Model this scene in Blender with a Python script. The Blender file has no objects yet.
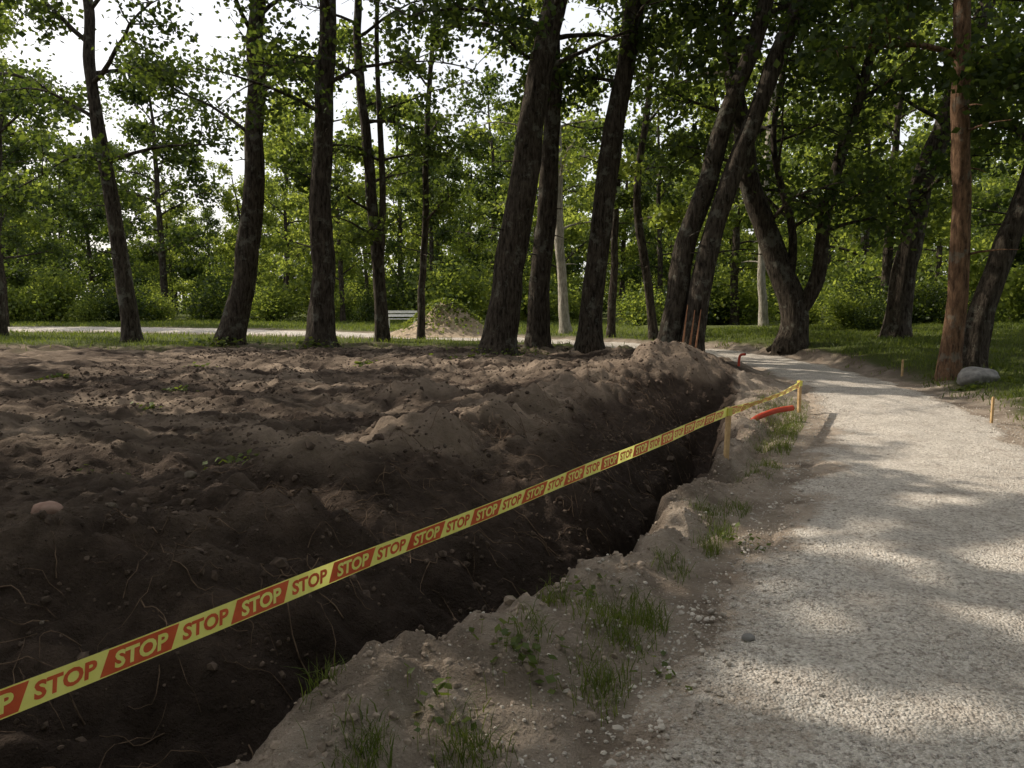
import bpy, math, random
import numpy as np
from mathutils import Vector
rng=np.random.default_rng(7)
random.seed(7)
sc=bpy.context.scene
try:
    sc.view_settings.view_transform='Standard'; sc.view_settings.look='None'; sc.view_settings.exposure=0
except Exception: pass
SUN_EL=math.radians(40); SUN_AZ=math.radians(-62)
sd=Vector((math.sin(SUN_AZ)*math.cos(SUN_EL),math.cos(SUN_AZ)*math.cos(SUN_EL),math.sin(SUN_EL)))

# ------------------------------------------------------------ noise
_tab=np.random.default_rng(3).random((256,256))
def vn(x,y,s=0):
    x=np.asarray(x,float)+s*17.3; y=np.asarray(y,float)+s*9.7
    xi=np.floor(x).astype(int); yi=np.floor(y).astype(int)
    fx=x-xi; fy=y-yi; fx=fx*fx*(3-2*fx); fy=fy*fy*(3-2*fy)
    a=_tab[xi&255,yi&255]; b=_tab[(xi+1)&255,yi&255]; c=_tab[xi&255,(yi+1)&255]; d=_tab[(xi+1)&255,(yi+1)&255]
    return (a*(1-fx)+b*fx)*(1-fy)+(c*(1-fx)+d*fx)*fy-.5
def fbm(x,y,s=0,o=4):
    r=0;a=1;f=1
    for i in range(o):
        r=r+a*vn(x*f,y*f,s+i*3); a*=.5; f*=2.03
    return r
def ss(a,b,x):
    t=np.clip((x-a)/(b-a),0,1); return t*t*(3-2*t)

# gaps cut into the crowns along the sun's direction to throw chosen light pools (x,y,rx,ry on the ground)
SUN_CUTS=[(-5.6,9.2,1.5,.42),(-2.9,9.0,1.0,.36),(-.5,9.4,1.2,.42),(-.8,6.5,1.0,.55),(2.4,12.7,1.3,1.0),(-1.7,11.4,2.3,.42),(-6.3,12.2,2.0,.5),(-4.5,14.6,2.8,.6),(0,15.2,2.0,.65),(-9.5,14,2,.5),
      (.95,2.85,.36,.36),(3.1,4.6,.48,.34),(2.0,4.75,.34,.32),(5.5,10.6,1.6,1.8),(1.35,3.75,.26,.22),(4.2,7.1,.7,.4),(6.6,8.7,.8,.5),(-.3,2.75,.36,.2),(1.1,5.0,.38,.26),
      (5.2,18,1.7,1.0),(6.6,14.5,.9,.8),(2.6,8.3,.45,.35),(3.3,5.8,.4,.24),(-4.1,6.9,.9,.34),(-3.0,4.3,.5,.2),(2.3,2.9,.3,.17),(7.6,11.5,.9,.5),(3.0,10.2,.5,.5),(-10,10.5,1.5,.4),(-9,17,2,.6),(.6,4.1,.2,.14)]
LIT=[(-.1,18.3,1.0,2.6),(.3,18.3,4.4,5.4),(2.2,19.3,1.6,3.6),(3.95,17.4,2.2,3.4),(5.2,17.1,4.6,5.6),(7.6,20.3,.8,2.4),(8.2,13.9,.8,2.6),(8.1,13.9,4.0,5.0),(9.6,14.9,1.2,2.4),(-5.2,20.3,3.2,4.4),(-12.5,23.8,1.8,3.8),(-7.8,21.8,2.6,3.4),(.85,19.8,2.2,3.2),(11.7,21.8,1,3)]
for (x,y,z0,z1) in LIT:
    for z in np.arange(z0,z1,.35):
        k=z/sd.z; SUN_CUTS.append((x-sd.x*k,y-sd.y*k,.5,.42))
def canopy_cut(C):
    k=(C[:,2]-.2)/sd.z; gx=C[:,0]-sd.x*k; gy=C[:,1]-sd.y*k
    m=np.zeros(len(C),bool)
    w1=fbm(gx*1.7,gy*1.7,91,3)*.7
    for (x,y,rx,ry) in SUN_CUTS:
        m|=(np.hypot((gx-x)/(rx*1.12),(gy-y)/(ry*1.12))+w1)<1
    m|=fbm(gx*1.3+gy*.4,gy*2.2,95,3)>.29
    return m

# ------------------------------------------------------------ path lines
Lp=np.array([(-2.1,-3),(-.7,0),(.44,2.4),(1.15,3.85),(2.2,5.8),(3.2,7.8),(4.1,9.8),(4.9,12),(5.5,15),(5.4,18),(4.6,20),(2.5,22.3),(-1,25),(-8,28.2),(-20,31.5),(-48,34)],float)
Rp=np.array([(.9,-3),(2.2,0),(3.35,2.4),(4.05,3.85),(4.9,5.8),(5.75,8),(6.45,9.9),(7.04,12),(7.55,15),(7.6,18),(7.1,20.8),(5,24),(0,28.5),(-8,32.5),(-20,37),(-48,40)],float)
def resample(P,n):
    k=np.arange(len(P)); t=np.linspace(0,len(P)-1,n)
    out=[]
    for tt in t:
        i=min(int(tt),len(P)-2); u=tt-i
        p0=P[max(i-1,0)];p1=P[i];p2=P[i+1];p3=P[min(i+2,len(P)-1)]
        out.append(.5*((2*p1)+(-p0+p2)*u+(2*p0-5*p1+4*p2-p3)*u*u+(-p0+3*p1-3*p2+p3)*u**3))
    return np.array(out)
NP=420
Ls=resample(Lp,NP); Rs=resample(Rp,NP)
Cs=(Ls+Rs)/2; Ws=np.linalg.norm(Rs-Ls,axis=1)/2
Zs=np.interp(Cs[:,1],[0,16,24,34],[0,0,.15,.25])
def path_d(x,y):
    """signed distance to path edge (neg inside), path z"""
    sh=x.shape; X=x.ravel(); Y=y.ravel(); D=np.empty(len(X)); Z=np.empty(len(X))
    st=3
    for a in range(0,len(X),20000):
        b=slice(a,a+20000)
        dd=np.hypot(X[b,None]-Cs[None,::st,0],Y[b,None]-Cs[None,::st,1])-Ws[None,::st]
        k=dd.argmin(1); D[b]=dd[np.arange(len(k)),k]; Z[b]=Zs[::st][k]
    return D.reshape(sh),Z.reshape(sh)

ty=[-6,0,2.4,2.9,3.5,4.4,5.85,7.5,10.2,13,16,40]
tx=[-6.5,-2.6,-1.08,-.7,-.18,.5,1.36,2.14,3.1,4.0,4.5,4.5]
mounds=[(-.75,6.4,.45,.26),(-1.3,10.4,.5,.28),(2.6,12.6,.8,.42),(1.3,10.6,.55,.26),(.3,8.2,.45,.2),(-3.4,9.2,.7,.12),(3.3,13.6,.7,.3),(.6,13,.7,.2),(-5.5,12.5,.9,.16),(1.9,11.4,.4,.15),(-2,14.5,.8,.12),(-9,15,1,.15),(-4.6,16,.9,.15),(-.1,7.3,.25,.14),(-1.6,5.5,.35,.14),(.9,9.4,.3,.14)]
def height(x,y,full=False):
    x=np.asarray(x,float); y=np.asarray(y,float)
    s=(x-np.interp(y,ty,tx))*.87
    wob=vn(x*1.1,y*1.1,1)*.28+vn(x*3.7,y*3.7,2)*.16+vn(x*9,y*9,4)*.08
    sw=s+wob*ss(3,.5,np.abs(s+.5))
    tr=np.interp(sw,[-9,-3.4,-2.4,-1.9,-1.4,-.95,-.65,-.45,-.37,-.14,-.04,.08,.3,.6,1.3],
                    [.18,.22,.36,.40,.25,.03,-.2,-.36,-.60,-.64,-.25,.05,.12,.08,0])
    nt=np.interp(sw,[-9,-3.2,-2.2,-1.2,-.4,.4,1.2],[.2,.24,.34,.42,.3,.1,0])
    e=ss(12.6,10.4,y+wob)
    z=nt*(1-e)+tr*e
    far=ss(14,19,y)
    z=z*(1-far)+.25*far
    rough=ss(1.0,.0,s)*ss(26,20,y)
    rid=1-2*np.abs(vn(x*1.7,y*2.3,15))*2
    crest=np.exp(-((s+1.7)/.8)**2)
    z=z+rough*(fbm(x*.9,y*.9,5,2)*.12+fbm(x*3,y*3,6,3)*(.10+.09*crest)+rid*.035+fbm(x*10,y*10,8,3)*(.06+.02*crest))
    for (mx,my,sg,am) in mounds:
        r=np.hypot(x-mx,y-my)/sg
        r=r+fbm(x*2.5,y*2.5,11,2)*.35
        z=z+am*np.exp(-np.clip(r,0,9)**1.6)
    sand=ss(-.1,.12,sw)
    z=z+sand*(fbm(x*2.2,y*2.2,21,3)*.09+fbm(x*9,y*9,22,3)*.05)*ss(4,1.5,s)
    D,Z=path_d(x,y)
    z=z-.2*np.exp(-((D-.32+wob*.4)/.16)**2)*ss(4.8,6.2,y)*ss(11.5,9,y)*(s>0)*(x<5.2)
    z=z+np.where((s>1.5),ss(0,1.5,D)*.16+ss(1,12,D)*.3,0)*ss(40,25,y)
    z=z+np.where(s>1.5,fbm(x*1.5,y*1.5,31,3)*.08*ss(0,.6,D),0)
    m=ss(.5,-.05,D+vn(x*4,y*4,41)*.25+vn(x*15,y*15,42)*.07)
    z=z*(1-m)+(Z-.022)*m
    if full: return z,s,sw,D,m
    return z
# ------------------------------------------------------------ mesh builder
class MB:
    def __init__(s): s.v=[];s.f=[];s.n=0
    def add(s,v,f,m=0,smooth=True):
        v=np.asarray(v,float).reshape(-1,3); f=np.asarray(f,int)
        s.v.append(v); s.f.append((f+s.n,m,smooth)); s.n+=len(v)
    def build(s,name,mats,parent=None):
        v=np.concatenate(s.v); me=bpy.data.meshes.new(name)
        me.vertices.add(len(v)); me.vertices.foreach_set('co',v.astype(np.float32).ravel())
        li=np.concatenate([f.ravel() for f,_,_ in s.f]); lt=np.concatenate([np.full(len(f),f.shape[1]) for f,_,_ in s.f])
        mi=np.concatenate([np.full(len(f),m) for f,m,_ in s.f]); sm=np.concatenate([np.full(len(f),q) for f,_,q in s.f])
        me.loops.add(len(li)); me.loops.foreach_set('vertex_index',li.astype(np.int32))
        me.polygons.add(len(lt)); me.polygons.foreach_set('loop_start',np.concatenate([[0],np.cumsum(lt)[:-1]]).astype(np.int32))
        me.polygons.foreach_set('loop_total',lt.astype(np.int32))
        me.polygons.foreach_set('material_index',mi.astype(np.int32)); me.polygons.foreach_set('use_smooth',sm.astype(bool))
        me.update(calc_edges=True); me.validate()
        for m in mats: me.materials.append(m)
        ob=bpy.data.objects.new(name,me); sc.collection.objects.link(ob)
        if parent: ob.parent=parent
        return ob
def tube(mb,P,R,n=10,m=0,rough=0.,seed=0,cap=False):
    P=np.asarray(P,float); R=np.asarray(R,float); k=len(P)
    T=np.gradient(P,axis=0); T/=np.linalg.norm(T,axis=1)[:,None]+1e-9
    up=np.array([0.,1,0]) if abs(T[0,1])<.8 else np.array([1.,0,0])
    A=np.cross(T,up); A/=np.linalg.norm(A,axis=1)[:,None]+1e-9; B=np.cross(T,A)
    th=np.arange(n)/n*2*math.pi
    rr=R[:,None]*np.ones(n)
    if rough:
        L=np.concatenate([[0],np.cumsum(np.linalg.norm(np.diff(P,axis=0),axis=1))])
        rr=rr*(1+rough*(vn(np.cos(th)[None,:]*2.2+L[:,None]*.8+seed,np.sin(th)[None,:]*2.2+L[:,None]*.5,seed%7)*1.4+vn(th[None,:]*3+0*L[:,None],L[:,None]*2.5,3)*.6))
    V=P[:,None,:]+rr[:,:,None]*(np.cos(th)[None,:,None]*A[:,None,:]+np.sin(th)[None,:,None]*B[:,None,:])
    i=np.arange(k-1)[:,None]*n; j=np.arange(n)[None,:]; j2=(j+1)%n
    F=np.stack([i+j,i+j2,i+n+j2,i+n+j],-1).reshape(-1,4)
    mb.add(V.reshape(-1,3),F,m)
    if cap:
        mb.add(V[-1],np.arange(n)[None,:],m,False); mb.add(V[0],np.arange(n)[::-1][None,:],m,False)
def box(mb,c,sx,sy,sz,m=0,rot=0,top_scale=1,lean=(0,0)):
    a=[(-1,-1,0),(1,-1,0),(1,1,0),(-1,1,0),(-1,-1,1),(1,-1,1),(1,1,1),(-1,1,1)]
    V=[]
    for x,y,z in a:
        k=top_scale if z else 1
        X=x*sx/2*k; Y=y*sy/2*k
        V.append((c[0]+X*math.cos(rot)-Y*math.sin(rot)+lean[0]*z,c[1]+X*math.sin(rot)+Y*math.cos(rot)+lean[1]*z,c[2]+z*sz))
    mb.add(V,[(0,3,2,1),(4,5,6,7),(0,1,5,4),(1,2,6,5),(2,3,7,6),(3,0,4,7)],m,False)
def leaves(mb,C,size,m=1,seed=0,up=.9,rg=None):
    r=np.random.default_rng(seed); n=len(C)
    N=r.normal(size=(n,3)); N/=np.linalg.norm(N,axis=1)[:,None]; N[:,2]+=up; N/=np.linalg.norm(N,axis=1)[:,None]
    A=np.cross(N,r.normal(size=(n,3))); A/=np.linalg.norm(A,axis=1)[:,None]; B=np.cross(N,A)
    s=size*r.uniform(.6,1.25,(n,1))
    V=np.stack([C-A*s*.5,C+B*s*.42-A*s*.05-N*s*.08,C+A*s*.55-N*s*.1,C-B*s*.42-A*s*.05-N*s*.08],1)
    mb.add(V.reshape(-1,3),np.arange(4*n).reshape(-1,4),m,False)

# ------------------------------------------------------------ materials
def newmat(name):
    m=bpy.data.materials.new(name); m.use_nodes=True; nt=m.node_tree; nt.nodes.clear()
    o=nt.nodes.new('ShaderNodeOutputMaterial'); return m,nt,o
def N(nt,t,**k):
    n=nt.nodes.new(t)
    for a,b in k.items(): setattr(n,a,b)
    return n
def noise(nt,sc_,det=4,vec=None,rough=.6):
    n=N(nt,'ShaderNodeTexNoise'); n.inputs['Scale'].default_value=sc_; n.inputs['Detail'].default_value=det; n.inputs['Roughness'].default_value=rough
    if vec: nt.links.new(vec,n.inputs['Vector'])
    return n.outputs['Fac']
def ramp(nt,fac,stops):
    r=N(nt,'ShaderNodeValToRGB'); e=r.color_ramp.elements
    e[0].position=stops[0][0]; e[0].color=(*stops[0][1],1); e[1].position=stops[-1][0]; e[1].color=(*stops[-1][1],1)
    for p,c in stops[1:-1]:
        q=e.new(p); q.color=(*c,1)
    nt.links.new(fac,r.inputs[0]); return r.outputs[0]
def mix(nt,f,a,b,mode='MIX'):
    n=N(nt,'ShaderNodeMix',data_type='RGBA',blend_type=mode)
    for inp,v in ((n.inputs[0],f),(n.inputs[6],a),(n.inputs[7],b)):
        if isinstance(v,(int,float)): inp.default_value=v
        elif isinstance(v,tuple): inp.default_value=(*v,1)
        else: nt.links.new(v,inp)
    return n.outputs[2]
def math_(nt,op,a,b):
    n=N(nt,'ShaderNodeMath',operation=op)
    for i,v in enumerate((a,b)):
        if isinstance(v,(int,float)): n.inputs[i].default_value=v
        else: nt.links.new(v,n.inputs[i])
    return n.outputs[0]
def finish(nt,o,col,rough=.9,h=None,bs=.5,bd=.02,spec=.2):
    p=N(nt,'ShaderNodeBsdfPrincipled')
    if isinstance(col,tuple): p.inputs['Base Color'].default_value=(*col,1)
    else: nt.links.new(col,p.inputs['Base Color'])
    p.inputs['Roughness'].default_value=rough; p.inputs['Specular IOR Level'].default_value=spec
    if h is not None:
        b=N(nt,'ShaderNodeBump'); b.inputs['Strength'].default_value=bs; b.inputs['Distance'].default_value=bd
        nt.links.new(h,b.inputs['Height']); nt.links.new(b.outputs[0],p.inputs['Normal'])
    nt.links.new(p.outputs[0],o.inputs[0]); return p
def simple(name,c1,c2,sc_=8,rough=.8,bd=.01,bs=.5):
    m,nt,o=newmat(name); tc=N(nt,'ShaderNodeTexCoord').outputs['Object']
    f=noise(nt,sc_,3,tc); finish(nt,o,ramp(nt,f,[(.3,c1),(.7,c2)]),rough,f,bs,bd); return m

def sand_col(nt,tc,n1,n2,n3,pm):
    sand=mix(nt,n2,(.22,.175,.14),(.58,.485,.40))
    sand=mix(nt,ramp(nt,n1,[(.45,(0,0,0)),(.62,(1,1,1))]),sand,mix(nt,n3,(.14,.11,.085),(.38,.305,.245)))
    return mix(nt,pm,sand,(.58,.52,.45))
def ground_mat():
    m,nt,o=newmat('ground_soil_sand_grass'); tc=N(nt,'ShaderNodeTexCoord').outputs['Object']
    def att(n):
        a=N(nt,'ShaderNodeAttribute',attribute_name=n); return a.outputs['Fac']
    n1=noise(nt,2.2,5,tc); n2=noise(nt,14,6,tc,.7); n3=noise(nt,60,4,tc,.7)
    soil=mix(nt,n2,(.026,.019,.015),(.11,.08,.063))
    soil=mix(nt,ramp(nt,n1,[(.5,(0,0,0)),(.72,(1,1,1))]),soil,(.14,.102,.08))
    soil=mix(nt,att('dry_sunlit'),soil,mix(nt,n2,(.27,.205,.155),(.60,.475,.37)))
    soil=mix(nt,att('low_dark'),soil,mix(nt,n2,(.016,.012,.010),(.08,.058,.047)))
    v=N(nt,'ShaderNodeTexVoronoi'); v.inputs['Scale'].default_value=55; nt.links.new(tc,v.inputs['Vector'])
    peb=ramp(nt,v.outputs['Distance'],[(.18,(1,1,1)),(.3,(0,0,0))])
    sel=ramp(nt,v.outputs['Color'],[(.55,(0,0,0)),(.7,(1,1,1))])
    pm=math_(nt,'MULTIPLY',peb,sel)
    sand=sand_col(nt,tc,n1,n2,n3,pm)
    gr=mix(nt,n3,(.05,.065,.02),(.14,.16,.05))
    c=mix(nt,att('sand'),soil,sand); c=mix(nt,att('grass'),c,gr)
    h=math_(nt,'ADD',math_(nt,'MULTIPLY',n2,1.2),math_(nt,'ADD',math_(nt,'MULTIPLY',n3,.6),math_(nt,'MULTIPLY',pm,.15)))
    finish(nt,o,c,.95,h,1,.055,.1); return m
def path_mat():
    m,nt,o=newmat('crushed_gravel'); tc=N(nt,'ShaderNodeTexCoord').outputs['Object']
    n1=noise(nt,1.1,5,tc,.65); n2=noise(nt,34,4,tc,.75); n4=noise(nt,4,6,tc,.7)
    s1=noise(nt,2.2,5,tc); s2=noise(nt,14,6,tc,.7); s3=noise(nt,60,4,tc,.7)
    def vor(s):
        v=N(nt,'ShaderNodeTexVoronoi'); v.inputs['Scale'].default_value=s; nt.links.new(tc,v.inputs['Vector']); return v
    v1=vor(75); v2=vor(30)
    g1=ramp(nt,v1.outputs['Color'],[(.1,(.36,.325,.29)),(.5,(.62,.57,.515)),(.9,(.86,.815,.76))])
    base=mix(nt,ramp(nt,n1,[(.35,(0,0,0)),(.65,(1,1,1))]),(.50,.45,.40),(.72,.66,.595))
    c=mix(nt,.5,base,g1)
    c=mix(nt,ramp(nt,n4,[(.36,(.5,.5,.5)),(.52,(0,0,0))]),c,(.37,.315,.27))
    c=mix(nt,ramp(nt,n2,[(.38,(.85,.85,.85)),(.5,(0,0,0))]),c,(.25,.215,.185))
    big=math_(nt,'MULTIPLY',ramp(nt,v2.outputs['Distance'],[(.2,(1,1,1)),(.3,(0,0,0))]),ramp(nt,v2.outputs['Color'],[(.58,(0,0,0)),(.66,(1,1,1))]))
    c=mix(nt,big,c,ramp(nt,v2.outputs['Color'],[(.3,(.80,.75,.69)),(.8,(.44,.40,.37))]))
    a=N(nt,'ShaderNodeAttribute',attribute_name='edge')
    ef=math_(nt,'ADD',a.outputs['Fac'],math_(nt,'MULTIPLY',math_(nt,'SUBTRACT',s2,.5),1.2))
    c=mix(nt,ramp(nt,ef,[(.3,(0,0,0)),(.75,(1,1,1))]),c,sand_col(nt,tc,s1,s2,s3,0.0))
    h=math_(nt,'ADD',math_(nt,'MULTIPLY',v1.outputs['Distance'],-.7),math_(nt,'ADD',n2,math_(nt,'MULTIPLY',big,.8)))
    finish(nt,o,c,.9,h,1,.018,.2); return m
def bark_mat(name,c1,c2,moss=True,sc_=1.):
    m,nt,o=newmat(name); tc=N(nt,'ShaderNodeTexCoord').outputs['Object']
    mp=N(nt,'ShaderNodeMapping'); mp.inputs['Scale'].default_value=(1,1,.22); nt.links.new(tc,mp.inputs[0])
    f=noise(nt,16*sc_,5,mp.outputs[0],.7); f2=noise(nt,2.6,5,tc,.7)
    c=ramp(nt,f,[(.35,c1),(.65,c2)])
    c=mix(nt,ramp(nt,f2,[(.55,(0,0,0)),(.63,(.5,.5,.5))]),c,(.19,.19,.16) )
    finish(nt,o,c,.95,f,1,.07,.1); return m
def leaf_mat(name,ca,cb,ta,tb,tr=.5):
    m,nt,o=newmat(name); g=N(nt,'ShaderNodeNewGeometry'); tc=N(nt,'ShaderNodeTexCoord').outputs['Object']
    f=math_(nt,'ADD',math_(nt,'MULTIPLY',g.outputs['Random Per Island'],.5),math_(nt,'MULTIPLY',noise(nt,.45,1,tc),.6))
    col=ramp(nt,f,[(.2,ca),(.85,cb)]); tcol=ramp(nt,f,[(.2,ta),(.85,tb)])
    p=N(nt,'ShaderNodeBsdfDiffuse'); nt.links.new(col,p.inputs[0])
    gl=N(nt,'ShaderNodeBsdfGlossy'); gl.inputs['Roughness'].default_value=.5; gl.inputs[0].default_value=(.8,.85,.8,1)
    xg=N(nt,'ShaderNodeMixShader'); xg.inputs[0].default_value=.035; nt.links.new(p.outputs[0],xg.inputs[1]); nt.links.new(gl.outputs[0],xg.inputs[2])
    t=N(nt,'ShaderNodeBsdfTranslucent'); nt.links.new(tcol,t.inputs[0])
    x=N(nt,'ShaderNodeMixShader'); x.inputs[0].default_value=tr; nt.links.new(xg.outputs[0],x.inputs[1]); nt.links.new(t.outputs[0],x.inputs[2]); nt.links.new(x.outputs[0],o.inputs[0]); return m
M_ground=ground_mat(); M_path=path_mat()
M_bark=bark_mat('rough_bark',(.013,.010,.008),(.095,.078,.062))
M_bark2=bark_mat('reddish_bark',(.05,.03,.02),(.24,.145,.09))
M_birch=bark_mat('pale_bark',(.2,.18,.15),(.5,.46,.4))
M_leaf=leaf_mat('maple_leaves',(.013,.026,.008),(.040,.062,.016),(.04,.08,.010),(.24,.31,.04),.38)
M_leaf2=leaf_mat('light_leaves',(.045,.072,.018),(.125,.16,.042),(.17,.25,.025),(.55,.62,.10),.48)
M_grass=leaf_mat('grass_blades',(.04,.065,.014),(.11,.14,.034),(.10,.15,.015),(.32,.38,.05),.4)
M_stone=simple('limestone_pebbles',(.30,.265,.23),(.66,.60,.54),9,.85)
M_soilstone=simple('dusty_soil_stones',(.08,.064,.052),(.22,.18,.145),9,.9)
M_clod=simple('soil_clods',(.03,.022,.017),(.15,.11,.086),12,.95)
M_root=simple('roots',(.05,.034,.023),(.22,.15,.105),12,.9)
M_wood=simple('stake_wood',(.42,.27,.13),(.62,.44,.24),14,.8)
M_boulder=simple('boulder_granite',(.14,.135,.135),(.32,.31,.30),9,.9,.02)
M_pink=simple('pink_granite',(.27,.165,.13),(.42,.29,.24),14,.9,.01)

# ------------------------------------------------------------ ground
def grade(lo,hi,a,b,d,g,g2=None):
    xs=list(np.arange(a,b,d)); s=d; x=xs[-1]
    while x<hi: s*=g; x+=s; xs.append(x)
    s=d; x=xs[0]; pre=[]
    while x>lo: s*=(g2 or g) if x>-25 else 1.15; x-=s; pre.append(x)
    return np.array(pre[::-1]+xs)
xs=grade(-400,400,-4.2,6.2,.026,1.045,1.015); ys=[1.0]
while ys[-1]<500: ys.append(ys[-1]+max(.022,.0046*ys[-1] if ys[-1]<26 else .05*ys[-1]))
pre=[]; y=1.0; s=.05
while y>-60: y-=s; s*=1.25; pre.append(y)
ys=np.array(pre[::-1]+ys)
X,Y=np.meshgrid(xs,ys)
Z,S,SW,D,PM=height(X,Y,True)
nx,ny=len(xs),len(ys)
i=np.arange(ny-1)[:,None]*nx; j=np.arange(nx-1)[None,:]
F=np.stack([i+j,i+j+1,i+nx+j+1,i+nx+j],-1).reshape(-1,4)
mb=MB(); mb.add(np.stack([X,Y,Z],-1),F)
g=mb.build('ground',[M_ground])
sand=np.where(S>-.3,ss(-.02,.15,SW),0)*ss(16,13.5,Y)
nearpath=ss(.9,.15,D)
sand=np.maximum(sand,nearpath*.9)
grass=np.where(S>1.5,ss(.35,.9,D+fbm(X*2,Y*2,51)*.6),0)
grass=np.maximum(grass,ss(19.5,23,Y+fbm(X*.6,Y*.6,52)*3)*ss(.1,.9,D))
grass=np.maximum(grass,ss(-12,-17,X+fbm(X*.5,Y*.5,53)*3)*.4)
upl=ss(5.2,7.0,Y+fbm(X*1.2,Y*1.2,58,3)*1.2)*ss(-1.1,-1.7,SW)
dry_sunlit=np.maximum(ss(.29,.54,Z+fbm(X*1.5,Y*1.5,54)*.35)*.5,upl*(.20+fbm(X*.9,Y*2.4,59,4)*1.0))*ss(.3,-.2,SW)*ss(26,21,Y)*(.3+.7*ss(4.2,6.0,Y))  # dry crests; stretched pale bands on the upland stand in for sun strips
low_dark=ss(.16,-.2,Z+fbm(X*3,Y*3,55)*.12)*ss(.1,-.05,SW)  # soil colour darker towards the trench bottom
for nme,arr in (('sand',sand),('grass',grass),('dry_sunlit',dry_sunlit),('low_dark',low_dark)):
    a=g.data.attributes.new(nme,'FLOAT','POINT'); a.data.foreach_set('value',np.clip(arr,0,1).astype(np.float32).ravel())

# ------------------------------------------------------------ path
mb=MB(); nc=80; t=np.linspace(-.14,1.14,nc)
NPl=2000
L2=resample(Lp,NPl);R2=resample(Rp,NPl); Z2=np.interp(((L2+R2)/2)[:,1],[0,16,24,34],[0,0,.15,.25])
PX=L2[:,None,0]*(1-t)+R2[:,None,0]*t; PY=L2[:,None,1]*(1-t)+R2[:,None,1]*t
PZ=Z2[:,None]+.02*(1-(2*t-1)**2)[None,:]+fbm(PX*1.2,PY*1.2,61,3)*.04+fbm(PX*7,PY*7,62,3)*.014
en=fbm(PX*1.9,PY*1.9,63,5)*.15
edge=ss(.07,-.14,t[None,:]+en)+ss(.93,1.14,t[None,:]-en)
PZ=PZ-edge*.13
i=np.arange(NPl-1)[:,None]*nc; j=np.arange(nc-1)[None,:]
mb.add(np.stack([PX,PY,PZ],-1),np.stack([i+j,i+j+1,i+nc+j+1,i+nc+j],-1).reshape(-1,4))
pob=mb.build('gravel_path',[M_path])
e2=ss(.20,-.03,t[None,:]+en*1.2)+ss(.84,1.03,t[None,:]-en*1.2)
a=pob.data.attributes.new('edge','FLOAT','POINT'); a.data.foreach_set('value',np.clip(e2,0,1).astype(np.float32).ravel())

# ------------------------------------------------------------ scattered stones / clods
ph=(1+5**.5)/2
ico=np.array([(-1,ph,0),(1,ph,0),(-1,-ph,0),(1,-ph,0),(0,-1,ph),(0,1,ph),(0,-1,-ph),(0,1,-ph),(ph,0,-1),(ph,0,1),(-ph,0,-1),(-ph,0,1)])/1.902
icf=np.array([(0,11,5),(0,5,1),(0,1,7),(0,7,10),(0,10,11),(1,5,9),(5,11,4),(11,10,2),(10,7,6),(7,1,8),(3,9,4),(3,4,2),(3,2,6),(3,6,8),(3,8,9),(4,9,5),(2,4,11),(6,2,10),(8,6,7),(9,8,1)])
def scatter(name,x,y,z,r,mat,flat=.6):
    n=len(x); V=ico[None]*(1+rng.uniform(-.28,.28,(n,12,1)))
    V=V*np.stack([rng.uniform(.7,1.3,n),rng.uniform(.7,1.3,n),rng.uniform(.5,.9,n)*flat/.6],1)[:,None,:]
    a=rng.uniform(0,6.28,n); c,s=np.cos(a)[:,None],np.sin(a)[:,None]
    V=np.stack([V[:,:,0]*c-V[:,:,1]*s,V[:,:,0]*s+V[:,:,1]*c,V[:,:,2]],-1)*r[:,None,None]
    V=V+np.stack([x,y,z],1)[:,None,:]
    mb=MB(); mb.add(V.reshape(-1,3),(icf[None]+np.arange(n)[:,None,None]*12).reshape(-1,3),0,False)
    return mb.build(name,[mat])
n=80000; y=1.8+ (rng.random(n)**1.7)*13; x=rng.uniform(-1.5,6,n)+(y-2)*.42-.3
D,Zp=path_d(x,y); s_=(x-np.interp(y,ty,tx))*.87
dens=np.where(D<0,.35+.65*ss(-.7,0,D),ss(.8,0,D)*.45+.03)*(.5+fbm(x*1.3,y*1.3,66,2))
k=(rng.random(n)<dens)&(s_>-.05); x,y,D,Zp=x[k],y[k],D[k],Zp[k]
zg=height(x,y); z=np.where(D<-.05,Zp+.012+fbm(x*1.2,y*1.2,61,3)*.04,np.maximum(zg,-1)+.002)
r=np.exp(rng.normal(-5.15,.45,len(x))); r=np.clip(r,.003,.018)
scatter('loose_gravel',x,y,z,r,M_stone)
n=44000; y=1.2+(rng.random(n)**1.3)*19; s_=-(rng.random(n)**.9)*11
x=np.interp(y,ty,tx)+s_/.87; z=height(x,y)
k=rng.random(n)<(.35+1.3*fbm(x*1.4,y*1.4,67,3)+.25); x,y,z=x[k],y[k],z[k]
r=np.clip(np.exp(rng.normal(-4.6,.55,len(x))),.005,.045)*(1+.03*y)
scatter('soil_clods_loose',x,y,z-r*.2,r,M_clod,.8)
n=4000; y=1.5+(rng.random(n)**1.4)*9; s_=rng.random(n)*1.3
x=np.interp(y,ty,tx)+s_/.87; z=height(x,y); D,_=path_d(x,y); k=D>.1; x,y,z=x[k],y[k],z[k]
scatter('sand_clods_loose',x,y,z,np.clip(np.exp(rng.normal(-4.8,.5,len(x))),.004,.03),simple('sandy_clods',(.17,.135,.108),(.42,.34,.275),12,.95),.8)
n=420; y=1.5+(rng.random(n)**1.4)*13; s_=-1.2-(rng.random(n))*5
x=np.interp(y,ty,tx)+s_/.87; z=height(x,y)
r=np.clip(np.exp(rng.normal(-4.4,.5,n)),.006,.03)
scatter('stones_in_soil',x,y,z+.001,r,M_soilstone,.6)

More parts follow.
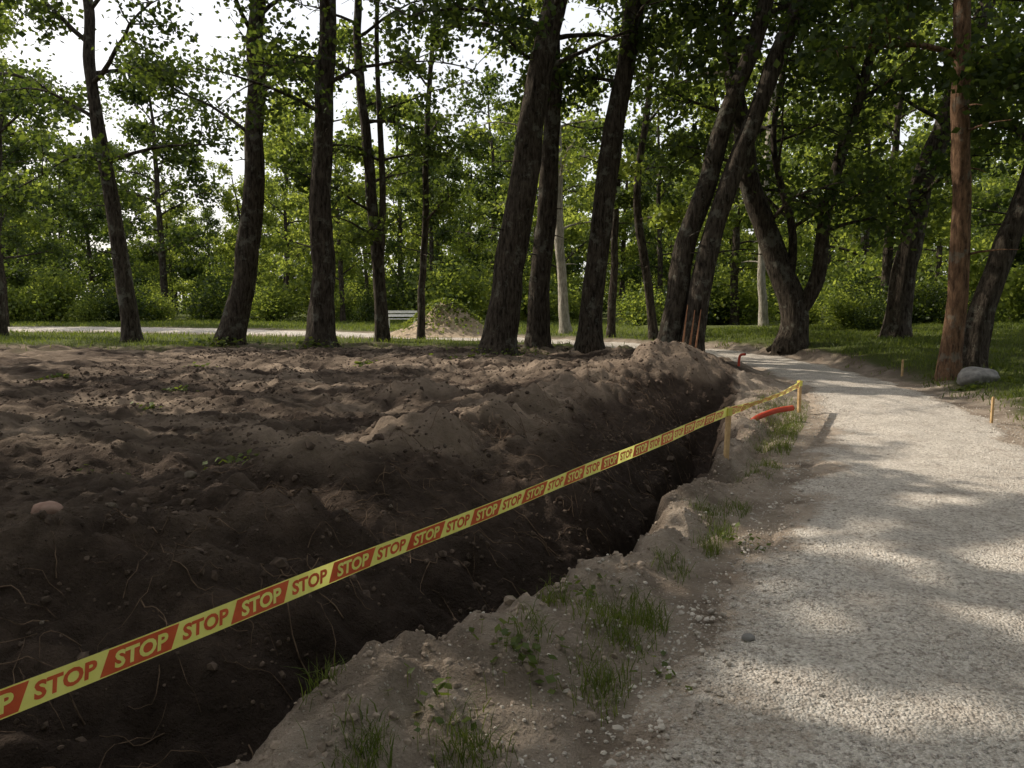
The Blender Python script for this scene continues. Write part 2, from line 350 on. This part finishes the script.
def rock(name,c,r,mat,sub=4,sq=(1,1,.7),seed=1):
    import bmesh
    bm=bmesh.new(); bmesh.ops.create_icosphere(bm,subdivisions=sub,radius=1)
    for v in bm.verts:
        p=v.co; k=1+.3*float(fbm(p.x*1.1+seed,p.y*1.1+p.z*1.3,seed,3))
        k*=1-.1*max(0,abs(p.x)+abs(p.y)-1.1)
        v.co=Vector((p.x*sq[0],p.y*sq[1],p.z*sq[2]))*k*r
    me=bpy.data.meshes.new(name); bm.to_mesh(me); bm.free()
    for p in me.polygons: p.use_smooth=True
    me.materials.append(mat); ob=bpy.data.objects.new(name,me); sc.collection.objects.link(ob); ob.location=c; return ob
H=lambda x,y: float(height(np.array([x]),np.array([y]))[0])
rock('boulder',(8.3,13.1,H(8.3,13.1)+.08),.32,M_boulder,sq=(1.1,.9,.6),seed=2)
rock('granite_stone',(-2.55,3.95,H(-2.55,3.95)+.025),.075,M_pink,3,(1,.8,.7),3)
rock('granite_stone',(-2.35,5.3,H(-2.35,5.3)+.02),.045,M_soilstone,3,(1,.8,.7),5)
rock('granite_stone',(1.12,3.35,H(1.12,3.35)+.03),.03,M_boulder,3,(1,.8,.7),6)

# roots
mb=MB()
for q in range(620):
    y0=random.uniform(1.8,12); s0=-random.uniform(.3,1.9) if random.random()<.85 else -random.uniform(2.3,5)
    x0=np.interp(y0,ty,tx)+s0/.87
    a=random.uniform(0,6.28); L=random.uniform(.10,.5); k=9; px,py=[x0],[y0]
    for _ in range(k-1):
        a+=random.uniform(-.7,.7); px.append(px[-1]+math.cos(a)*L/k); py.append(py[-1]+math.sin(a)*L/k)
    px=np.array(px);py=np.array(py); pz=height(px,py)+.004+np.abs(np.sin(np.linspace(0,3.1,k)))*random.uniform(0,.06)
    tube(mb,np.stack([px,py,pz],1),np.linspace(1,.4,k)*random.uniform(.0014,.0045),5)
mb.build('roots_and_twigs',[M_root])

# ------------------------------------------------------------ grass
def blades(mb,x,y,z,h,w,m=0,lean=.5):
    n=len(x); a=rng.uniform(0,6.28,n); b=rng.uniform(0,6.28,n); ln=rng.uniform(.1,1,n)*lean
    P=np.stack([x,y,z],1); d=np.stack([np.cos(a)*w,np.sin(a)*w,0*a],1)/2
    l=np.stack([np.cos(b)*ln*h,np.sin(b)*ln*h,0*b],1); up=np.stack([0*a,0*a,h],1)
    p1=P+up*.55+l*.3; p2=P+up*np.sqrt(np.maximum(1-.5*ln[:,None]**2,.1))+l
    V=np.stack([P-d,P+d,p1+d*.8,p1-d*.8,p2+d*.1,p2-d*.1],1)
    f=np.array([(0,1,2,3),(3,2,4,5)])
    mb.add(V.reshape(-1,3),(f[None]+np.arange(n)[:,None,None]*6).reshape(-1,4),m,False)
mb=MB()
tufts=[(.5,3.35,.14,420),(.68,3.55,.1,260),(.38,2.9,.1,260),(.2,3.6,.06,90),(-.15,2.42,.1,240),(-.5,2.35,.08,180),(1.35,4.6,.12,330),(1.5,4.9,.12,280),(1.45,5.3,.1,150),(2.9,7.9,.2,580),(3.3,8.7,.24,720),(3.6,9.4,.26,720),(2.5,7.0,.12,150),(3.0,7.3,.1,160),(3.8,10.2,.3,650),(-.75,2.7,.06,90),(.1,3.2,.05,70),(2.2,6.6,.12,90),(4.2,11,.3,350),(1.75,5.4,.12,220),(.95,4.2,.08,100)]
for (cx,cy,sg,n) in tufts:
    x=rng.normal(cx,sg*.7,n); y=rng.normal(cy,sg,n); D,_=path_d(x,y); k=D>.02; x,y=x[k],y[k]
    blades(mb,x,y,height(x,y)-.005,rng.uniform(.03,.13,len(x)),rng.uniform(.003,.006,len(x)),lean=1.2)
mb.build('grass_tufts',[M_grass])
mb=MB()
n=90000; y=7+rng.random(n)**1.3*22; x=rng.uniform(5.5,24,n); D,_=path_d(x,y)
k=(D>.25+.5*rng.random(n)+fbm(x*2,y*2,51)*.9); x,y=x[k],y[k]
blades(mb,x,y,height(x,y)-.01,rng.uniform(.04,.15,len(x))*(1+fbm(x,y,57,2)*.8),.006+.0007*y,lean=1.1)
n=50000; y=rng.uniform(19,48,n); x=rng.uniform(-40,6,n); D,_=path_d(x,y)
k=(D>.4)&((y+fbm(x*.6,y*.6,52)*3)>20+2.5*rng.random(n)); x,y=x[k],y[k]
blades(mb,x,y,height(x,y)-.01,rng.uniform(.06,.2,len(x)),.004+.0007*y,lean=.9)
mb.build('grass_verge',[M_grass])
mb=MB()
for (cx,cy,nn,sz) in [(.05,2.95,34,.04),(-.02,3.05,22,.035),(-2.35,6.2,24,.05),(-2.1,6.0,10,.04),(-.3,2.6,20,.035),(.4,3.7,20,.035),(.6,3.0,16,.03),(-3.1,5.6,8,.04),(-4.5,9,20,.05),(-5,11,30,.06),(1.5,4.7,24,.035),(-1.9,5.6,6,.04),(-6,14,40,.07),(-3,15,40,.07),(-8,13,40,.07),(-1,16.5,40,.08),(7.9,12.6,40,.07),(8.7,12.9,40,.07),(-8.6,21.4,120,.1),(-5.4,20,90,.09),(.2,18,60,.08)]:
    x=rng.normal(cx,.05+sz*(1 if sz<.08 else 4),nn); y=rng.normal(cy,.05+sz,nn)
    z=height(x,y)+rng.uniform(.01,.09+(0 if sz<.08 else .15),nn); leaves(mb,np.stack([x,y,z],1),sz*1.3,0,int(cx*10+99),1.5)
    blades(mb,x,y,height(x,y)-.005,z-height(x,y)+.01,np.full(nn,.003),lean=.2)
mb.build('weed_plants',[M_grass])

# ------------------------------------------------------------ trees
def rpoly(P,n):
    P=np.asarray(P,float); return resample(P,n)
def make_tree(name,trunk,r0,top,rtop=.06,zlo=5,R=4.5,nl=14,nleaf=7500,lsize=.165,seed=1,bark=None,leaf=None,fork=None,nsub=6,obj=True,dens=1.2,pw=2.6,sig=.33):
    r=random.Random(seed); g_=np.random.default_rng(seed); nleaf=int(nleaf*dens)
    tr=[np.array(p,float) for p in trunk]
    d=tr[-1]-tr[-2]; d/=np.linalg.norm(d)
    while tr[-1][2]<top:
        d=d+np.array([r.uniform(-.08,.08),r.uniform(-.08,.08),.12]); d/=np.linalg.norm(d); tr.append(tr[-1]+d*2.0)
    P=rpoly(tr,max(40,len(tr)*8)); hgt=P[:,2]-P[0,2]; Hm=hgt[-1]
    L=hgt
    P[:,0]+=fbm(L*.7,L*0+seed,seed%9,2)*.12*ss(0,2,L); P[:,1]+=fbm(L*.7,L*0+seed+9,seed%9+1,2)*.12*ss(0,2,L)
    rad=r0*(1-hgt/Hm)**.75*.92+rtop*.5; rad=rad*(1+.45*np.exp(-hgt/.28))
    mb=MB(); Pb=P.copy(); Pb[0,2]-=.25
    tube(mb,Pb,rad,18,0,.16,seed)
    for q in range(5):
        a=q*1.256+r.uniform(-.3,.3); c=P[0]
        rp=np.array([c+np.array([0,0,.35]),c+np.array([math.cos(a)*r0*.8,math.sin(a)*r0*.8,.12]),c+np.array([math.cos(a)*r0*1.7,math.sin(a)*r0*1.7,-.12])])
        tube(mb,resample(rp,6),np.linspace(r0*.4,r0*.16,6),8,0)
    for q in range(4):
        k=int(np.argmin(abs(hgt-r.uniform(2,zlo)))); a=r.uniform(0,6.28); Ls_=r.uniform(.3,1.1)
        p2=[P[k]+np.array([math.cos(a)*u*Ls_,math.sin(a)*u*Ls_,u*Ls_*.3-u*u*.2]) for u in (0,.35,.7,1)]
        tube(mb,np.array(p2),np.linspace(.03,.006,4),5,0)
    pts=[]
    stems=[(P,rad,zlo)]
    if fork:
        for (pl,rr) in fork:
            fp=rpoly([np.array(p,float) for p in pl],30); fr=np.linspace(rr,rr*.35,30); tube(mb,fp,fr,12,0,.12,seed+3); stems.append((fp,fr,zlo*.8))
    for si,(SP,SR,zl) in enumerate(stems):
        nn=nl if si==0 else max(4,nl//2)
        zz0=max(zl,SP[0,2]+.3); zz1=SP[-1,2]
        for q in range(nn):
            f=(q+r.random()*.9)/nn; zt=zz0+(zz1-zz0)*min(f,1)*.95; k=int(np.argmin(abs(SP[:,2]-zt))); o=SP[k]
            a=q*2.4+r.uniform(-.6,.6)+seed; prof=(1-.35*f*f)*(0.7+.3*math.sin(min(1,f*3)*1.57)); Ln=R*prof*r.uniform(.65,1.2)
            el=r.uniform(.1,.75)+f*.35
            m_=8; pp=[o]; dirv=np.array([math.cos(a)*math.cos(el),math.sin(a)*math.cos(el),math.sin(el)])
            for u in range(m_):
                dirv=dirv+np.array([r.uniform(-.2,.2),r.uniform(-.2,.2),-.06+r.uniform(-.14,.14)]); dirv/=np.linalg.norm(dirv)
                pp.append(pp[-1]+dirv*Ln/m_)
            pp=np.array(pp); br=min(SR[k]*.5,.03+.011*Ln); tube(mb,pp,np.linspace(br,.012,m_+1),6,0)
            for w in range(nsub):
                k2=r.randint(2,m_); o2=pp[k2]; a2=a+r.choice([-1,1])*r.uniform(.4,1.5); e2=r.uniform(-.5,.9); l2=Ln*r.uniform(.2,.45)
                q2=[o2]; d2=np.array([math.cos(a2)*math.cos(e2),math.sin(a2)*math.cos(e2),math.sin(e2)])
                for u in range(4):
                    d2=d2+np.array([r.uniform(-.2,.2),r.uniform(-.2,.2),-.08]); d2/=np.linalg.norm(d2); q2.append(q2[-1]+d2*l2/4)
                q2=np.array(q2); tube(mb,q2,np.linspace(br*.35,.006,5),4,0)
                for u in (1,2,3,4): pts.append(q2[u])
            pts.append(pp[-1]); pts.append(pp[-2])
    pts=np.array(pts)
    if nleaf:
        w=g_.random(len(pts))**pw+.015; w/=w.sum(); idx=g_.choice(len(pts),nleaf,p=w)
        C=pts[idx]+g_.normal(size=(nleaf,3))*np.array([sig,sig,sig*.8])*(R/4.5)
        if obj: C=C[~canopy_cut(C)|(g_.random(len(C))<.015)]
        leaves(mb,C,lsize,1,seed,.5)
    if not obj: 
        return mb
    return mb.build(name,[bark or M_bark,leaf or M_leaf])

def T(bx,by,mids,r0,**k):
    z0=H(bx,by)
    make_tree(k.pop('name','maple_tree'),[(bx,by,z0)]+mids,r0,k.pop('top',17),**k)
T(-12.3,24,[(-12.7,24,4.6),(-13.1,24,8.4)],.27,seed=2,top=15,zlo=4.2,R=4.5,nleaf=8500)
T(-8.4,22,[(-8.0,22,2),(-7.6,22,4.5),(-7.2,22,10)],.36,seed=3,top=16,zlo=6.4,nleaf=7500)
T(-5.3,20.5,[(-5.25,20.5,2),(-5.2,20.5,4.3),(-4.85,20.5,9.4)],.34,seed=4,top=16,zlo=6.2,nleaf=8500)
T(-4.2,24,[(-4.4,24,4),(-4.7,24,8)],.2,seed=5,top=15,zlo=4.2,R=3.2,nleaf=6000,fork=[([(-4.25,24,2.6),(-4.1,24,5),(-4.2,24,9.5),(-4.0,24,13)],.13)])
T(-3.2,26,[(-3.0,26,5),(-2.8,26,9)],.11,seed=6,top=13,zlo=4,R=2.5,nl=10,nleaf=3500)
T(-.35,18.5,[(-.1,18.5,2.1),(.2,18.5,4),(.6,18.5,6.4),(1.05,18.5,8.7)],.42,seed=7,top=17,zlo=6.6,nleaf=8500)
T(.68,20,[(.85,20,3),(1.0,20,5),(1.1,20,7.5)],.29,seed=8,top=16,zlo=6.0,nleaf=8000)
T(2.05,19.5,[(2.15,19.5,2),(2.4,19.5,4.15),(2.75,19.5,6.6),(3.15,19.5,9)],.32,seed=9,top=17,zlo=6.6,nleaf=8000)
T(3.7,17.5,[(3.95,17.5,2.2),(4.35,17.5,3.9),(5.05,17.5,6.1),(5.7,17.5,8.3)],.26,seed=10,top=16,zlo=7,R=4,nleaf=6500)
T(4.15,17.2,[(4.4,17.2,2.2),(4.85,17.2,3.8),(5.6,17.2,6),(6.4,17.2,8.2)],.24,seed=11,top=16,zlo=7,R=4,nleaf=6500)
T(7.75,20.5,[(7.8,20.5,1.2),(7.35,20.7,2.6),(6.7,21,4.5),(6.2,21,7)],.38,seed=12,top=12,zlo=3.6,R=4.2,nl=14,nleaf=11500,
  fork=[([(7.8,20.5,1.1),(8.3,20.3,2.2),(8.45,20.2,4.2),(9.2,20,7.5),(9.6,20,10)],.24),([(7.6,20.5,1.9),(7.75,20.8,3.5),(7.2,21,6),(7.6,21,9)],.14)])
T(8.3,14,[(8.3,14,3),(8.2,14,5),(8.1,14,7)],.17,seed=13,top=15,zlo=5,R=3.6,bark=M_bark2,nleaf=8000,name='pine_tree',lsize=.15)
T(9.3,15,[(9.5,15,1.5),(9.85,15,2.6),(10.3,15,4),(10.8,15,7)],.25,seed=14,top=15,zlo=4.4,R=4.2,nleaf=11000,lsize=.15)
T(11.4,22,[(11.6,22,3),(12.1,22,5.5)],.36,seed=15,top=16,zlo=3.2,R=4.5,nleaf=12000)
T(-19.5,28,[(-19.3,28,4),(-19,28,8)],.3,seed=16,top=15,zlo=3.8,R=4.5,nleaf=9000)
T(3.6,27,[(3.7,27,4),(3.8,27,9)],.13,seed=17,top=14,zlo=4.5,R=2.6,nl=9,nleaf=4000)
T(4.9,25.5,[(4.5,25.5,3),(4.2,25.5,5.5),(4.6,25.5,9)],.14,seed=18,top=13,zlo=3.5,R=2.8,nl=10,nleaf=4000,leaf=M_leaf2)
T(2.2,30,[(2.05,30,1.6),(1.9,30,4)],.2,seed=19,top=14,zlo=4,R=3,bark=M_birch,name='birch_tree',leaf=M_leaf2,nleaf=4500)
T(10.2,30,[(10,30,4),(10.1,30,8)],.16,seed=20,top=14,zlo=4,R=3,bark=M_birch,name='birch_tree',leaf=M_leaf2,nleaf=4500)
# neighbours beside the frame; left ones added and thickened mainly to shade the ground
T(-13.8,16.3,[(-13.7,16.3,5)],.33,seed=31,top=15,zlo=4.4,R=4.4,nl=13,nleaf=15000,lsize=.2)
T(-10.6,11.0,[(-10.7,11.0,5)],.33,seed=32,top=16,zlo=5.0,R=4.2,nl=14,nleaf=18000,lsize=.2,pw=1.5)
T(-6.9,6.6,[(-6.9,6.6,4)],.28,seed=34,top=13,zlo=4.9,R=3.4,nl=12,nleaf=14000,lsize=.18,pw=1.5)
T(-15.5,9.0,[(-15.5,9.0,5)],.3,seed=36,top=17,zlo=6,R=4.4,nl=14,nleaf=14000,lsize=.22,pw=1.5)
T(13.5,11,[(13.5,11,5)],.33,seed=35,top=15,zlo=4.5,R=5.2,nleaf=9000)

# distant forest, plus unseen trees added around the camera for shade
def holder(name):
    e=bpy.data.objects.new(name,None); sc.collection.objects.link(e); return e
far=holder('distant_and_shade_trees'); vs=[]
for q in range(5):
    mbv=make_tree('v',[(0,0,-.2),(.1,0,4),(.2,.1,8)],.26,15,zlo=1.3+q*.6,R=4.4,nl=21,nleaf=9000,lsize=.27,seed=50+q,obj=False,nsub=7,dens=1)
    ob=mbv.build('tree_variant_%d'%q,[M_bark,M_leaf2 if q not in(1,3) else M_leaf],far); vs.append(ob.data); bpy.data.objects.remove(ob)
def inst(me,x,y,sc_,par,sz=1):
    o=bpy.data.objects.new(par.name+'_part',me); sc.collection.objects.link(o); o.parent=par
    o.location=(x,y,H(x,y)-.1); o.rotation_euler=(0,0,random.uniform(0,6.28)); o.scale=(sc_,sc_,sc_*sz)
for row,(yy,n,x0,x1) in enumerate([(50,11,-44,36),(60,15,-52,48),(76,19,-66,62),(94,22,-84,80)]):
    for q in range(n):
        xx=x0+(x1-x0)*(q+random.uniform(.1,.9))/n; sc2=random.uniform(.7,1.1)
        u=xx*46/yy
        if -22<u<-15.5:
            if row==0: continue
            sc2=.6
        inst(random.choice(vs),xx,yy+random.uniform(-4,4),sc2*(1+.06*row),far,random.uniform(.85,1.1))
for (xx,yy,s_) in [(15,30,.8),(21,28,.9),(26,24,1),(18,38,.9),(-26,38,.8),(-34,33,.9),(20,18,.8),(12,40,.9),(-10,44,.65),(3,44,.8),
                   (-6,-9,1.1),(1,-10,1.15),(8,-8,1.1),(14,-2,1.1),(19,6,1.1),(-12,-5,1.05),(-3,-17,1.2),(6,-17,1.2),(15,-11,1.2)]:  # unseen trees behind the camera, added to block sky light
    inst(random.choice(vs),xx,yy,s_,far)
for (xx,yy,s_) in [(-14,.5,1.05),(-9,-4,1.1),(11.5,3.5,1.05),(3.5,-5.5,1.15),(-3,-5.5,1.15),(-20,-1,1.1),(8,-2.5,1.1)]:  # unseen crowns around and over the camera, added to lower the ambient light
    inst(vs[4],xx,yy,s_,far,1.1)
sh=holder('shrub_thicket'); svs=[]
for q in range(3):
    g_=np.random.default_rng(80+q); mbv=MB(); C=[]
    for w in range(26):
        a=g_.uniform(0,6.28); rr=g_.uniform(0,1.5); hh=g_.uniform(.5,2.6)*(1-.2*rr)
        tube(mbv,np.array([[0+rr*.2*math.cos(a),rr*.2*math.sin(a),0],[rr*.6*math.cos(a),rr*.6*math.sin(a),hh*.6],[rr*math.cos(a),rr*math.sin(a),hh]]),[.025,.018,.006],5,0)
        C.append(np.array([rr*math.cos(a),rr*math.sin(a),hh])+g_.normal(size=(95,3))*np.array([.42,.42,.36]))
        C.append(np.array([rr*.7*math.cos(a),rr*.7*math.sin(a),hh*.5])+g_.normal(size=(35,3))*np.array([.5,.5,.4]))
    C=np.concatenate(C); C[:,2]=np.abs(C[:,2]); leaves(mbv,C,.17,1,q,.6)
    ob=mbv.build('shrub_variant',[M_bark,M_leaf2 if q else M_leaf]); svs.append(ob.data); bpy.data.objects.remove(ob)
for q in range(60):
    xx=-50+100*(q+random.random())/60; yy=random.uniform(44,62) if xx<6 else random.uniform(31,50)
    inst(random.choice(svs),xx,yy,random.uniform(.6,1.6),sh,random.uniform(.7,1.3))
for q in range(46):   # far thicket closes the view under the crowns
    xx=-85+170*(q+random.random())/46
    inst(random.choice(svs),xx,random.uniform(80,104),random.uniform(1.8,3.0),sh,random.uniform(.9,1.4))
for q in range(10):
    inst(random.choice(svs),random.uniform(11.5,22),random.uniform(24,30),random.uniform(.4,.8),sh)

# ------------------------------------------------------------ tape, stakes
def tapemat(name,a,b,tr):
    m,nt,o=newmat(name); tc=N(nt,'ShaderNodeTexCoord').outputs['Object']
    f=noise(nt,18,4,tc); p=finish(nt,o,ramp(nt,f,[(.3,a),(.7,b)]),.42,f,.35,.01,.4)
    if tr:
        t_=N(nt,'ShaderNodeBsdfTranslucent'); t_.inputs[0].default_value=(*b,1); x_=N(nt,'ShaderNodeMixShader'); x_.inputs[0].default_value=tr
        nt.links.new(p.outputs[0],x_.inputs[1]); nt.links.new(t_.outputs[0],x_.inputs[2]); nt.links.new(x_.outputs[0],o.inputs[0])
    return m
M_ty=tapemat('yellow_tape',(.74,.72,.15),(.86,.85,.25),.35)
M_tl=tapemat('yellow_print',(.82,.78,.18),(.89,.86,.27),0)
M_tr=simple('red_tape_print',(.58,.10,.04),(.70,.14,.05),18,.45,.002,.2)
S0=np.array([-2.75,.25]); S1=np.array([2.03,6.9]); S2=np.array([4.12,10.5])
def span(A,B,za,zb,sag,wd=.088,flat=0):
    L=math.dist(A,B); d=(B-A)/L; nrm=np.array([d[1],-d[0]])
    def fn(s,h,off):
        u=s/L; z=za*(1-u)+zb*u-sag*4*u*(1-u)
        tw=.10*np.sin(s*1.7)+.05*np.sin(s*5.1+1)+flat*np.sin(np.pi*u)
        wav=.006*np.sin(s*3.1)
        hh=(h-.5)*wd
        o_=off+wav+hh*np.sin(tw)
        return np.stack([A[0]+d[0]*s+nrm[0]*o_,A[1]+d[1]*s+nrm[1]*o_,z+hh*np.cos(tw)],-1)
    return fn,L
tape=holder('barrier_tape')
z1=H(*S1); z2=H(*S2)
def word_mesh():
    cu=bpy.data.curves.new('w','FONT'); cu.body='STOP'; cu.size=1; cu.offset=.035; cu.resolution_u=3
    ob=bpy.data.objects.new('w',cu); sc.collection.objects.link(ob)
    me=bpy.data.meshes.new_from_object(ob.evaluated_get(bpy.context.evaluated_depsgraph_get()))
    V=np.array([v.co[:] for v in me.vertices]); Fs=[tuple(p.vertices) for p in me.polygons]
    bpy.data.objects.remove(ob); return V,Fs
WV,WF=word_mesh(); mn,mx=WV.min(0),WV.max(0); WV=(WV-mn)/(np.maximum(mx-mn,1e-6))
def build_span(A,B,za,zb,sag,phase,flat=0,nm='strip'):
    fn,L=span(A,B,za,zb,sag,flat=flat); n=int(L/.02)
    s=np.linspace(0,L,n); hh=np.linspace(0,1,4); SS,HH=np.meshgrid(s,hh,indexing='ij')
    V=fn(SS,HH,0*SS); i=np.arange(n-1)[:,None]*4; j=np.arange(3)[None,:]
    mb=MB(); mb.add(V,np.stack([i+j,i+4+j,i+5+j,i+1+j],-1).reshape(-1,4)); mb.build(nm,[M_ty],tape)
    mr=MB(); P=.235; k=0; s0=phase
    while s0+P<L:
        boxed=(k%2==0)
        for off in (.0012,-.0012):
            if boxed:
                a=np.linspace(0,1,13); b=np.linspace(.05,.95,4); AA,BB=np.meshgrid(a,b,indexing='ij')
                SSS=s0-.012+AA*(P+.004)+ (BB-.5)*.04; ii=np.arange(12)[:,None]*4; jj=np.arange(3)[None,:]
                mr.add(fn(SSS,BB,off+0*SSS),np.stack([ii+jj,ii+4+jj,ii+5+jj,ii+1+jj],-1).reshape(-1,4),0)
            hx=WV[:,0]; hy=WV[:,1]*.64+.18
            Vw=fn(s0+.02+hx*(P-.055)+(hy-.5)*.012,hy,(off*2.6 if boxed else off)+0*hx)
            by={}
            for f_ in WF: by.setdefault(len(f_),[]).append(f_)
            base=mr.n; mr.v.append(Vw); mr.n+=len(Vw)
            for kk,fl in by.items(): mr.f.append((np.array(fl)+base,1 if boxed else 0,False))
        s0+=P; k+=1
    mr.build(nm+'_lettering',[M_tr,M_tl],tape)
build_span(S0,S1,.43,.55,.03,.13,nm='strip')
build_span(S1,S2,.55,.40,.03,.1,flat=.7,nm='strip_far')
def stake(x,y,h,w=.035,lean=(0,0),rot=.4,tapew=True):
    mb=MB(); z=H(x,y); box(mb,(x,y,z-.15),w,w*.8,h+.13,0,rot,.95,lean)
    box(mb,(x+lean[0],y+lean[1],z+h-.02+.0005),w*.95,w*.76,.02,0,rot,.55)
    if tapew:
        box(mb,(x+lean[0]*.9,y+lean[1]*.9,z+h-.085),w*1.25,w*1.1,.075,1,rot,1.02)
    mb.build('wooden_stake',[M_wood,M_ty])
stake(S1[0],S1[1],.60-z1,.042,(.015,0)); stake(S2[0],S2[1],.46-z2,.045,(-.01,0)); stake(S0[0],S0[1],.50-H(*S0),.04)
stake(6.3,9.6,.36,.03,(0,0),.2,False); stake(7.95,15,.34,.035,(0,0),.2,False)

M_pipe=simple('orange_red_plastic',(.36,.045,.025),(.48,.07,.035),5,.5,.002,.1)
def pipe(pts,r):
    mb=MB(); P=resample(np.array(pts,float),70); R=r*(1+.07*(np.arange(70)%2)); tube(mb,P,R,14,0)
    R2=np.full(70,r*.85); tube(mb,P[::-1],R2,14,0); mb.build('corrugated_pipe',[M_pipe])
pipe([(2.95,9.2,.0),(3.15,9.4,.09),(3.45,9.6,.15),(3.75,9.8,.16)],.035)
pipe([(4.8,15.6,.2),(4.82,15.6,.42),(4.9,15.5,.46)],.025)
def boards(name,cx,cy,r,n,h,mat,lean=(0,0)):
    mb=MB(); z=H(cx,cy)
    for q in range(n):
        a=-math.pi/2+(q-(n-1)/2)*.6; box(mb,(cx+math.cos(a)*r,cy+math.sin(a)*r,z-.05),.06,.03,h*random.uniform(.6,1.05),0,a+math.pi/2,.25,lean)
    mb.build(name,[mat])
boards('split_wood_splinters',4.02,17.1,.27,3,1.25,simple('fresh_split_wood',(.3,.13,.07),(.48,.25,.14),10,.8),(.12,0))
mb=MB(); n=60; a=np.linspace(-1,1,n); AX,AY=np.meshgrid(a,a); r=np.hypot(AX,AY)
HZ=1.25*np.exp(-(r*1.7)**2)+fbm(AX*4,AY*4,71,4)*.3*ss(1,.5,r)-.06
i=np.arange(n-1)[:,None]*n; j=np.arange(n-1)[None,:]
mb.add(np.stack([-2.6+AX*2.4,24.3+4.6+AY*1.8,.22+HZ],-1),np.stack([i+j,i+j+1,i+n+j+1,i+n+j],-1).reshape(-1,4)); 
C=np.stack([-2.6+rng.normal(0,.8,1600),28.9+rng.normal(0,.6,1600),0*rng.random(1600)],1)
rr=np.hypot((C[:,0]+2.6)/2.4,(C[:,1]-28.9)/1.8); C[:,2]=.3+1.25*np.exp(-(rr*1.7)**2)+rng.random(1600)*.12
leaves(mb,C,.12,1,5,1); mb.build('soil_heap',[simple('heap_soil',(.26,.20,.14),(.5,.4,.3),6,.95,.05),M_grass])
M_white=simple('white_paint',(.7,.7,.68),(.8,.8,.78),5,.6)
def bench(x,y,rot):
    e=holder('park_bench'); e.location=(x,y,H(x,y)); e.rotation_euler=(0,0,rot)
    for nm,parts in {'seat':[((0,-.12,.43),1.5,.1,.035),((0,0,.43),1.5,.1,.035),((0,.12,.43),1.5,.1,.035)],'backrest':[((0,.22,.55),1.5,.03,.12),((0,.25,.72),1.5,.03,.12)],
                     'leg_1':[((-.6,0,0),.07,.36,.425)],'leg_2':[((.6,0,0),.07,.36,.425)]}.items():
        mb=MB()
        for c,a,b,d in parts: box(mb,c,a,b,d)
        o=mb.build(nm,[M_white],e)
bench(-5.2,35,.2)

# ------------------------------------------------------------ light, sky, camera
w=bpy.data.worlds.new('World'); sc.world=w; w.use_nodes=True; nt=w.node_tree
sk=nt.nodes.new('ShaderNodeTexSky'); sk.sky_type='NISHITA'; sk.sun_disc=False; sk.sun_elevation=SUN_EL; sk.sun_rotation=SUN_AZ; sk.dust_density=4.0; sk.ozone_density=.5
bg=nt.nodes['Background']; bg.inputs[1].default_value=.15
nt.links.new(mix(nt,.6,sk.outputs[0],(9.2,9.15,9.1)),bg.inputs[0])
l=bpy.data.lights.new('sun','SUN'); l.energy=5; l.angle=math.radians(.5); l.color=(1,.9,.74)
lo=bpy.data.objects.new('sun',l); sc.collection.objects.link(lo); lo.rotation_euler=sd.to_track_quat('Z','Y').to_euler()
cam=bpy.data.cameras.new('camera'); cam.lens=26; cam.sensor_width=36; cam.clip_end=2000
co=bpy.data.objects.new('camera',cam); sc.collection.objects.link(co); co.location=(0,0,1.6); co.rotation_euler=(math.radians(90-6.5),0,0)
sc.camera=co
print('OBJ',len(bpy.data.objects))
